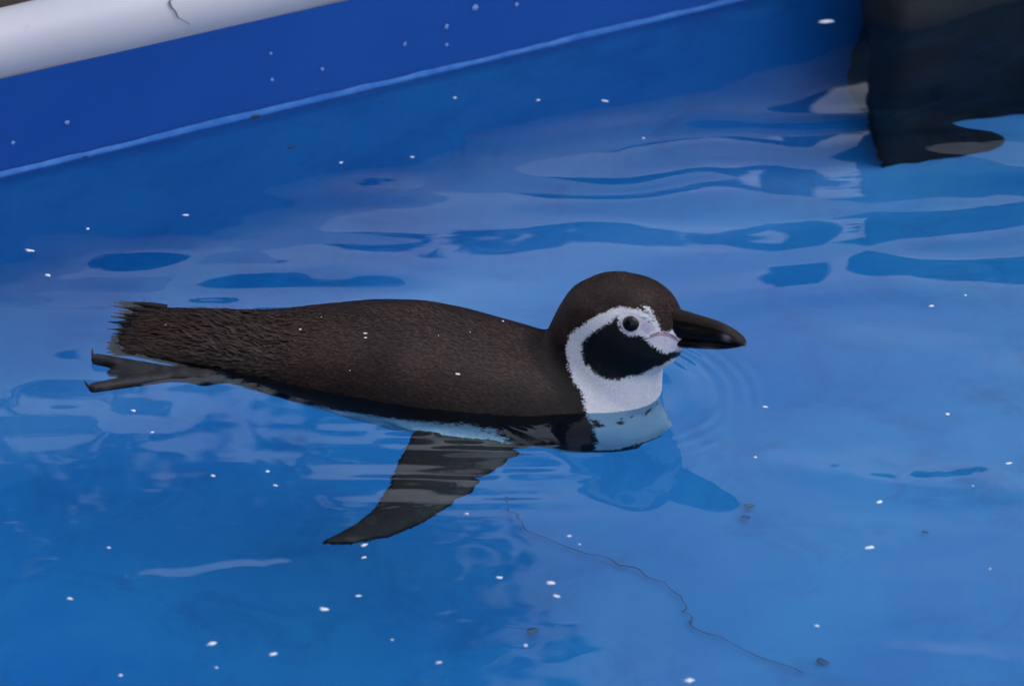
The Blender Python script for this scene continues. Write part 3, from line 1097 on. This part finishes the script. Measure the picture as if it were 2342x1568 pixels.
for e in EYES:
    n = grad(sdf, e[None])[0]
    a, b, n = frame(n)
    c = e - n * 4.6
    V, F = uv_sphere(8.6)
    # iris ball
    W = c + V[:, :1] * a + V[:, 1:2] * b + V[:, 2:] * n
    eye = mesh_obj("eye", W / 1000, F, M_IRIS, penguin)
    # pupil: cap of a slightly larger ball
    V2, F2 = [], []
    V2.append((0, 0, 8.68))
    for i in range(1, 8):
        t = R(46) * i / 7
        for j in range(28):
            p_ = 2 * math.pi * j / 28
            V2.append((8.68 * math.sin(t) * math.cos(p_), 8.68 * math.sin(t) * math.sin(p_), 8.68 * math.cos(t)))
    for j in range(28):
        F2.append((0, 1 + j, 1 + (j + 1) % 28))
    for i in range(6):
        for j in range(28):
            F2.append((1 + i * 28 + j, 1 + (i + 1) * 28 + j, 1 + (i + 1) * 28 + (j + 1) % 28, 1 + i * 28 + (j + 1) % 28))
    V2 = np.array(V2)
    W = c + V2[:, :1] * a + V2[:, 1:2] * b + V2[:, 2:] * n
    mesh_obj("pupil", W / 1000, F2, M_PUPIL, eye)
    # eyelid ring
    V3, F3 = [], []
    for i in range(40):
        t = 2 * math.pi * i / 40
        thick = 0.65 + 0.65 * max(0, -math.sin(t - 0.4))
        rad = np.array([math.cos(t) * 8.0, math.sin(t) * 7.1])
        for j in range(10):
            q = 2 * math.pi * j / 10
            rr = 1 + thick * math.cos(q) / 7.5
            base = c + n * (4.0 + thick * math.sin(q)) + (a * rad[0] + b * rad[1]) * rr
            V3.append(base)
    for i in range(40):
        for j in range(10):
            F3.append((i * 10 + j, ((i + 1) % 40) * 10 + j, ((i + 1) % 40) * 10 + (j + 1) % 10, i * 10 + (j + 1) % 10))
    mesh_obj("eyelid", np.array(V3) / 1000, F3, M_LID, eye)

# ---- bill
def sag(x, y):
    """head-crop pixel to (s, z) in the mid plane of the head, mm"""
    px, py = c1(x, y)
    d = ray(px, py)
    nrm = body_to_world(head_to_body(np.array([[0, 1.0, 0]])))[0] - body_to_world(np.zeros((1, 3)))[0]
    t = ((PEN - CAM) @ nrm) / (d @ nrm)
    h = body_to_head(world_to_body((CAM + d * t))[None] * 1000)[0]
    return h[0], h[2]

RIDGE = [(1270, 415), (1370, 424), (1480, 458), (1560, 482), (1640, 505), (1720, 533), (1790, 566), (1850, 602), (1905, 648), (1945, 693), (1968, 738)]
TOM = [(1205, 560), (1310, 640), (1450, 666), (1560, 676), (1640, 684), (1720, 690), (1800, 697), (1860, 704), (1910, 714), (1945, 728), (1964, 746)]
BOT = [(1340, 735), (1440, 757), (1540, 764), (1640, 770), (1720, 773), (1800, 770), (1860, 763), (1905, 755), (1935, 747)]
TOML = [(1330, 655), (1450, 668), (1560, 679), (1640, 687), (1720, 693), (1800, 700), (1860, 708), (1905, 722), (1935, 742)]
def bill_half(top, bot, upper, name, mat):
    V, F, C_ = [], [], []
    ns = len(top)
    T = np.array([sag(*q) for q in top])
    B = np.array([sag(*q) for q in bot])
    # resample
    m = 44
    ts = np.linspace(0, ns - 1, m)
    k = np.arange(ns)
    T = np.stack([np.interp(ts, k, T[:, i]) for i in (0, 1)], -1)
    B = np.stack([np.interp(ts, k, B[:, i]) for i in (0, 1)], -1)
    for _ in range(3):
        T[1:-1] = (T[:-2] + 2 * T[1:-1] + T[2:]) / 4
        B[1:-1] = (B[:-2] + 2 * B[1:-1] + B[2:]) / 4
    nn = 40
    for i in range(m):
        f = i / (m - 1)
        w = (13.0 if upper else 10.0) * (1 - f ** 1.8) ** 0.55 + 0.9
        w *= 1 - 0.18 * math.sin(math.pi * min(1, f * 1.3))
        for j in range(nn):
            a = 2 * math.pi * j / nn
            sy, cz = math.sin(a), math.cos(a)
            if upper:     # narrow ridge on top, flat at the cutting edge
                yy = w * sy * (0.62 + 0.38 * (1 - cz) / 2 * 1.0) * (1.0 if cz < 0.2 else 0.94)
                tt = (1 - cz) / 2
                tt = min(1, tt * 1.06)
            else:
                yy = w * sy * (0.60 + 0.40 * (1 + cz) / 2)
                tt = (1 - cz) / 2
            p = T[i] * (1 - tt) + B[i] * tt
            ridge = (-1.1 * math.exp(-((tt - 0.42 + 0.10 * f) / 0.05) ** 2) - 0.8 * math.exp(-((tt - 0.78) / 0.05) ** 2)) * (1 - f) * abs(sy) if upper else 0
            V.append((p[0], yy + (ridge if yy > 0 else -ridge), p[1]))
            band = math.exp(-((f - 0.66) / 0.05) ** 2) * (1 if 0.35 < tt < 0.9 else 0.1) if upper else math.exp(-((f - 0.42) / 0.10) ** 2) * (1 if tt > 0.5 else 0.15)
            tipc = smooth01(0.95, 1.0, f)
            base = np.array([0.005, 0.0042, 0.0042])
            if upper and tt < 0.25:
                base = np.array([0.022, 0.015, 0.013])
            col = base * (1 - 0.7 * band) + np.array([0.15, 0.13, 0.155]) * 0.7 * band
            col = col * (1 - 0.6 * tipc) + np.array([0.16, 0.09, 0.04]) * 0.6 * tipc
            C_.append(col)
    for i in range(m - 1):
        for j in range(nn):
            F.append((i * nn + j, i * nn + (j + 1) % nn, (i + 1) * nn + (j + 1) % nn, (i + 1) * nn + j))
    F.append(tuple(range(nn)))
    F.append(tuple(range(m * nn - 1, (m - 1) * nn - 1, -1)))
    V = head_to_body(np.array(V)) / 1000
    return mesh_obj(name, V, F, mat, penguin, True, np.array(C_))
def mat_bill():
    m = Mat("bill_horn", 0.3, 0.10)
    v = m.coord("Object", (40, 260, 260))
    a = m.noise(v, 1.0, 5, 0.7)
    c = m.mix(m.ramp(a, [(0.50, 0.0), (0.8, 0.22)]), m.attr(), (0.05, 0.040, 0.036))
    m.base(c)
    m.rough(m.ramp(a, [(0.3, 0.16), (0.7, 0.5)]))
    m.bump(a, 0.7, 0.0012)
    return m.m
M_BILL = mat_bill()
bill_half(RIDGE, TOM, True, "upper_mandible", M_BILL)
bill_half(TOML, BOT, False, "lower_mandible", M_BILL)

# ---- pink gape at the corner of the bill, both sides
def gape():
    line = [(1100, 690), (1130, 668), (1175, 645), (1235, 634), (1300, 646), (1360, 680), (1410, 718), (1460, 748)]
    pts = []
    for q in line:
        p = march(*c1(*q))
        if p is None:
            sz = sag(*q)
            p = head_to_body(np.array([[sz[0], -8.0, sz[1]]]))[0]
        pts.append(p)
    pts = np.array(pts)
    ts = np.linspace(0, len(pts) - 1, 40)
    pts = np.stack([np.interp(ts, np.arange(len(pts)), pts[:, k]) for k in range(3)], -1)
    for _ in range(4):
        pts[1:-1] = (pts[:-2] + 2 * pts[1:-1] + pts[2:]) / 4
    for side in (1, -1):
        h = body_to_head(pts)
        h[:, 1] *= side
        c = head_to_body(h)
        for (dz, rr, mt) in ((-0.7, 1.25, M_GAPE), (0.75, 0.55, M_GAPE_D)):
            V, F = [], []
            for i in range(40):
                rad = rr * (0.45 + 0.55 * math.sin(math.pi * (i + 3) / 45))
                for j in range(8):
                    a = 2 * math.pi * j / 8
                    V.append(c[i] + np.array([0, math.cos(a) * rad, dz + math.sin(a) * rad]))
            for i in range(39):
                for j in range(8):
                    F.append((i * 8 + j, i * 8 + (j + 1) % 8, (i + 1) * 8 + (j + 1) % 8, (i + 1) * 8 + j))
            mesh_obj("gape_skin", np.array(V) / 1000, F, mt, penguin)
M_GAPE, M_GAPE_D = flat_mat("gape_pink", (0.36, 0.22, 0.27), 0.4), flat_mat("gape_dark", (0.06, 0.025, 0.03), 0.4)
gape()

# ---- tail feathers: a ragged fan of stiff quills
M_TAIL = flat_mat("tail_quill", (0.012, 0.009, 0.008), 0.6, 0.2)
for k in range(30):
    t = min(1, max(0, (k + RNG.uniform(-0.6, 0.6)) / 29))
    y = -44 + 88 * t
    L = 12 + 30 * t + RNG.uniform(-7, 7)
    x0 = -440
    spread = 0.10 * (t - 0.5) * 2
    zt = 0.9 + RNG.uniform(-1.6, 1.2) + 3 * math.sin(math.pi * t)
    V, F = [], []
    n = 7
    for i in range(n):
        f = i / (n - 1)
        w = 4.2 * (1 - f ** 2.2) + 0.25
        x = x0 - (L + 8) * f + 4
        yy = y + spread * 40 * f
        for s_ in (-1, 1):
            V.append((x, yy + s_ * w, zt - 1.2 - 4 * f * f))
        V.append((x, yy, zt - 0.3 - 4 * f * f))
        V.append((x, yy, zt - 2.0 - 4 * f * f))
    for i in range(n - 1):
        a, b = i * 4, (i + 1) * 4
        for p_, q in ((0, 2), (2, 1), (1, 3), (3, 0)):
            F.append((a + p_, a + q, b + q, b + p_))
    mesh_obj("tail_feather", np.array(V) / 1000, F, M_TAIL, penguin)

# ---- feet: webbed, trailing behind under the tail
def mat_foot():
    m = Mat("foot_skin", 0.45, 0.3)
    v = m.coord("Object")
    a = m.noise(v, 90, 5, 0.65)
    m.base(m.mix(m.ramp(a, [(0.45, 0.0), (0.75, 1.0)]), (0.005, 0.004, 0.005), (0.032, 0.026, 0.028)))
    m.bump(m.noise(v, 500, 2), 0.5, 0.0006)
    return m.m
M_FOOT = mat_foot()
M_CLAW = flat_mat("claw_horn", (0.006, 0.005, 0.005), 0.3, 0.5)
def cap_sd(p, a, b, ra, rb):
    a, b = np.array(a, float), np.array(b, float)
    e = b - a
    t = np.clip(((p - a) @ e) / (e @ e), 0, 1)
    return np.linalg.norm(p - a - t[..., None] * e, axis=-1) - (ra + (rb - ra) * t)
def wpt(px, py, z=0.0):
    return world_to_body(ground(px, py, z / 1000)) * 1000
def make_foot(toes, heel, ankle, hip, mirror=None):
    """toes: tip points; heel, ankle, hip: joints, all mm in the body frame"""
    def f(p):
        d = cap_sd(p, hip, ankle, 15, 10)
        d = smin(d, cap_sd(p, ankle, heel, 10, 10), 5)
        for t in toes:
            d = smin(d, cap_sd(p, heel, t, 8.0, 5.4), 4)
        # webs between neighbouring toes
        for a, b in zip(toes[:-1], toes[1:]):
            a_, b_ = a + (heel - a) * 0.10, b + (heel - b) * 0.10
            c_ = (a_ + b_) / 2 + (heel - (a_ + b_) / 2) * 0.35
            for u in np.linspace(0, 1, 9):
                q = (a_ * (1 - u) + b_ * u)
                q = q + (heel - q) * 0.14 * math.sin(math.pi * u)
                d = smin(d, cap_sd(p, heel, q, 5.0, 3.0), 4.0)
        return d
    pts = np.array([*toes, heel, ankle, hip])
    V, F = surface_nets(f, pts.min(0) - 18, pts.max(0) + 18, 1.6)
    o = mesh_obj("foot", V / 1000, F, M_FOOT, penguin)
    return o
def claw(foot, tip, d, up):
    """curved claw growing from a toe tip"""
    V, F = [], []
    n, s = 9, 8
    d = d / np.linalg.norm(d)
    side = np.cross(d, up)
    side /= np.linalg.norm(side)
    pos = tip - d * 3
    for i in range(n):
        f = i / (n - 1)
        a = R(100) * f
        dr = d * math.cos(a) + up * math.sin(a)
        nr = np.cross(side, dr)
        r_ = 2.5 * (1 - f) ** 0.75 + 0.3
        for j in range(s):
            b = 2 * math.pi * j / s
            V.append(pos + side * r_ * math.cos(b) + nr * r_ * math.sin(b))
        pos = pos + dr * 1.9
    for i in range(n - 1):
        for j in range(s):
            F.append((i * s + j, i * s + (j + 1) % s, (i + 1) * s + (j + 1) % s, (i + 1) * s + j))
    F.append(tuple(range(s)))
    F.append(tuple(range(n * s - 1, (n - 1) * s - 1, -1)))
    mesh_obj("claw", np.array(V) / 1000, F, M_CLAW, foot)

toes = [wpt(222, 822, 2), wpt(300, 862, -5), wpt(216, 888, -1)]
toes = [wpt(222, 822, 3), wpt(216, 888, 0)]
mid = wpt(258, 856, -3)
foot = make_foot([toes[0], mid, toes[1]], wpt(415, 862, -5), wpt(470, 872, -8), wpt(640, 880, -34))
away = np.array([-1.0, 0, 0])
upv = np.array([0, 0, 1.0])
claw(foot, toes[0], np.array([-1.0, 0.1, 0.0]), np.array([0.1, 0.6, 0.8]) / np.linalg.norm([0.1, 0.6, 0.8]))
claw(foot, toes[1], np.array([-0.8, -0.5, 0.0]), np.array([-0.4, 0.6, 0.7]) / np.linalg.norm([0.4, 0.6, 0.7]))
# far foot, mostly under the tail
t2 = [wpt(322, 812, -7), wpt(345, 770, -12), wpt(330, 745, -16)]
foot2 = make_foot(t2, wpt(480, 790, -14), wpt(530, 792, -18), wpt(680, 800, -40))
claw(foot2, t2[0], np.array([-1.0, -0.2, 0.1]), np.array([0.2, 0.7, 0.7]) / np.linalg.norm([0.2, 0.7, 0.7]))
for q in t2[1:]:
    claw(foot2, q, away, upv)

# ------------------------------------------------------------------ small things afloat and on the pool floor
M_DOWN = flat_mat("white_down", (0.80, 0.80, 0.82), 0.7, 0.3)
def blob(name, c, r, mat, rng, flat=0.45, stretch=1.5):
    """small irregular scrap: two rings and two poles, uneven"""
    n = 8
    V = [(0, 0, r * flat)]
    for lv, (zz, rr) in enumerate(((0.35, 0.8), (-0.35, 0.85))):
        for j in range(n):
            a = 2 * math.pi * j / n
            q = r * rr * rng.uniform(0.55, 1.25)
            V.append((q * math.cos(a) * stretch, q * math.sin(a), r * flat * zz))
    V.append((0, 0, -r * flat))
    F = [(0, 1 + j, 1 + (j + 1) % n) for j in range(n)]
    F += [(1 + j, 1 + n + j, 1 + n + (j + 1) % n, 1 + (j + 1) % n) for j in range(n)]
    F += [(2 * n + 1, 1 + n + (j + 1) % n, 1 + n + j) for j in range(n)]
    o = mesh_obj(name, V, F, mat)
    o.location = c
    o.rotation_euler = (0, 0, rng.uniform(-0.6, 0.6))
    return o
FLECKS = [(1890, 48, 5.5), (740, 1393, 3.6), (485, 1470, 3.2), (625, 1494, 3.2), (1260, 1335, 3.6), (1272, 1364, 2.6), (1988, 1252, 3.4), (2010, 1148, 3.0),
          (1577, 1555, 4.2), (1868, 1432, 2.0), (1202, 1475, 2.6), (2168, 945, 2.8), (1750, 928, 2.6), (1727, 1044, 2.0), (2130, 700, 2.4), (2208, 677, 2.0),
          (487, 1088, 2.8), (611, 1078, 2.6), (348, 989, 1.8), (305, 938, 2.2), (275, 1541, 2.2), (160, 1368, 2.0), (248, 1252, 1.6), (832, 1248, 2.6), (832, 1276, 2.0),
          (820, 1363, 2.0), (1067, 1176, 1.8), (1142, 1322, 2.2), (1302, 1227, 2.0), (1325, 1246, 1.4), (201, 527, 2.6), (69, 574, 3.0), (110, 629, 2.6), (424, 489, 2.4),
          (780, 373, 2.6), (943, 358, 2.6), (1040, 226, 2.4), (1231, 233, 3.0), (1383, 235, 2.6), (661, 211, 2.6), (1472, 317, 2.2), (1003, 1513, 1.8), (897, 1462, 1.6), (495, 1524, 1.6), (630, 1110, 1.5),
          (2308, 1058, 2.0), (2265, 1300, 1.4), (2225, 1112, 1.2)]
frng = np.random.default_rng(5)
for (x, y, r) in FLECKS:
    g = ground(x, y)
    z = float(water_h(np.array([[g[0]]]), np.array([[g[1]]]))[0, 0])
    rr = r * 0.00042 * 1.9
    o = blob("down_fleck", (g[0], g[1], z + rr * 0.05), rr, M_DOWN, frng, 0.4, frng.uniform(1.0, 2.4))
    if r > 5:
        lb, gr = "largest white fleck, oblong, floating beside the dark rock ledge", None
    elif y < 700 and x < 1500:
        lb, gr = "tiny white fleck floating between the penguin's back and the far wall", "flecks behind the penguin"
    elif x > 1650:
        lb, gr = "tiny white fleck floating on open water beyond the penguin's bill", "flecks off the bill"
    elif y < 1130:
        lb, gr = "tiny white fleck floating between the penguin's foot and its spread flipper", "flecks between foot and flipper"
    else:
        lb, gr = "tiny white fleck floating past the tip of the spread flipper", "flecks past the flipper tip"
    tag(o, lb, "fleck", gr)
# flecks stuck to the penguin's back
for (x, y, r) in [(380, 745, 3.4), (687, 754, 2.6), (835, 763, 2.0), (836, 773, 1.8), (1046, 856, 2.8), (600, 873, 2.0), (533, 879, 3.2), (800, 848, 1.2), (1075, 760, 1.2), (1150, 735, 1.8), (735, 726, 1.2), (372, 706, 2.0), (1003, 768, 1.2)]:
    p = march(x, y)
    if p is None:
        continue
    w = body_to_world(p[None] / 1000)[0]
    rr = r * 0.00040 * 1.6
    o = blob("down_fleck", tuple(w + np.array([0, -0.0002, 0.0006])), rr, M_DOWN, frng, 0.5, frng.uniform(0.8, 1.8))
    tag(o, "tiny white fleck stuck to the penguin's brown back", "fleck", "white flecks on the penguin's back")
# spots of paint wear on the dry wall
for (x, y, r) in [(152, 278, 3.4), (28, 325, 3.2), (618, 122, 2.8), (736, 157, 3.2), (620, 182, 3.4), (1085, 15, 5.0), (1020, 60, 4.0), (925, 100, 3.2), (1020, 102, 3.0), (1180, 10, 4.0), (848, 195, 3.0)]:
    d = ray(x, y)
    t = ((W0 - CAM) @ NA) / (d @ NA)
    w = CAM + d * t
    rr = r * 0.00044 * 1.7
    n = 9
    V = [(0, 0, 0)] + [(rr * frng.uniform(0.5, 1.2) * math.cos(2 * math.pi * k / n), 0, rr * frng.uniform(0.5, 1.2) * math.sin(2 * math.pi * k / n)) for k in range(n)]
    V[0] = (0, -0.0012, 0)
    F = [(0, 1 + k, 1 + (k + 1) % n) for k in range(n)]
    o = mesh_obj("splash_spot", V, F, flat_mat("dried_spot", (0.20, 0.33, 0.62), 0.6) if "dried_spot" not in bpy.data.materials else bpy.data.materials["dried_spot"], pool)
    uu, vv = to_uv(w)
    o.location = (uu, -0.0016, w[2])
# dark strand of weed on the floor
def floor_pt(px, py, lift=0.0):
    p = under(px, py, DEPTH - 0.003 - lift)
    return p
def strand():
    line = [(1150, 1150), (1170, 1178), (1205, 1212), (1260, 1240), (1340, 1265), (1400, 1280), (1450, 1298), (1510, 1325), (1545, 1350), (1570, 1378), (1562, 1395), (1585, 1412), (1575, 1425), (1640, 1450), (1720, 1490), (1800, 1520), (1860, 1538)]
    P = np.array([floor_pt(*q) for q in line])
    ts = np.linspace(0, len(P) - 1, 160)
    P = np.stack([np.interp(ts, np.arange(len(P)), P[:, k]) for k in range(3)], -1)
    for _ in range(2):
        P[1:-1] = (P[:-2] + 2 * P[1:-1] + P[2:]) / 4
    k = np.arange(160)[:, None]
    P[:, :2] += 0.0018 * np.concatenate([np.sin(k * 0.55), np.sin(k * 0.43 + 1)], 1)
    V, F = [], []
    for i in range(160):
        t = P[min(i + 1, 159)] - P[max(i - 1, 0)]
        t /= np.linalg.norm(t)
        s_ = np.array([-t[1], t[0], 0])
        r_ = 0.45 * (0.0010 + 0.0009 * math.sin(i * 0.21) ** 2 + 0.0016 * math.exp(-((i - 58) / 6) ** 2) + 0.0018 * math.exp(-((i - 116) / 5) ** 2)) * min(1, i / 6, (159 - i) / 6 + 0.1)
        for j in range(6):
            a = 2 * math.pi * j / 6
            V.append(P[i] + s_ * r_ * math.cos(a) + np.array([0, 0, 0.5 * r_ * math.sin(a)]))
    for i in range(159):
        for j in range(6):
            F.append((i * 6 + j, i * 6 + (j + 1) % 6, (i + 1) * 6 + (j + 1) % 6, (i + 1) * 6 + j))
    o = mesh_obj("weed_strand", V, F, flat_mat("weed", (0.035, 0.105, 0.25), 0.7))
    tag(o, "thin dark wavy strand of weed lying across the pool floor", "weed")
strand()
M_DEBRIS = flat_mat("leaf_debris", (0.10, 0.18, 0.23), 0.8)
M_DEBRIS2 = flat_mat("dark_debris", (0.035, 0.12, 0.28), 0.8)
for (x, y, r, m_, lb) in [(1222, 1435, 7.0, M_DEBRIS, "small brown leaf scrap alone on the pool floor"), (1712, 1160, 7.0, M_DEBRIS, "olive leaf scrap on the pool floor past the end of the weed strand"),
                          (1703, 1185, 6.0, M_DEBRIS2, "dark sliver of debris beside the olive leaf scrap"), (1885, 1508, 9.0, M_DEBRIS2, "dark leaf scrap on the floor at the tip of the weed strand"),
                          (2115, 1218, 5.0, M_DEBRIS2, "little dark speck of grit on the bare pool floor")]:
    o = blob("debris_scrap", tuple(floor_pt(x, y, 0.001)), r * 0.0006, m_, frng, 0.08, 1.5)
    tag(o, lb, "debris")
# dark scraps caught along the far wall
for (x, y, r, lb) in [(582, 268, 3.6, "dark scrap of leaf caught on the pale scum line"), (668, 338, 3.0, "dark crumb floating close to the far wall"), (875, 235, 2.6, "faint dark crumb floating by the scum line"), (163, 328, 2.0, "tiny dark crumb stuck low on the blue wall")]:
    g = ground(x, y)
    if to_uv(g)[1] < 0.003:
        g = from_uv(to_uv(g)[0], 0.004)
    o = blob("leaf_crumb", (g[0], g[1], 0.0006), r * 0.0009, flat_mat("crumb", (0.02, 0.03, 0.03), 0.8), frng, 0.4, 2.0)
    o.rotation_euler = (0, 0, POOL_YAW)
    tag(o, lb, "debris")
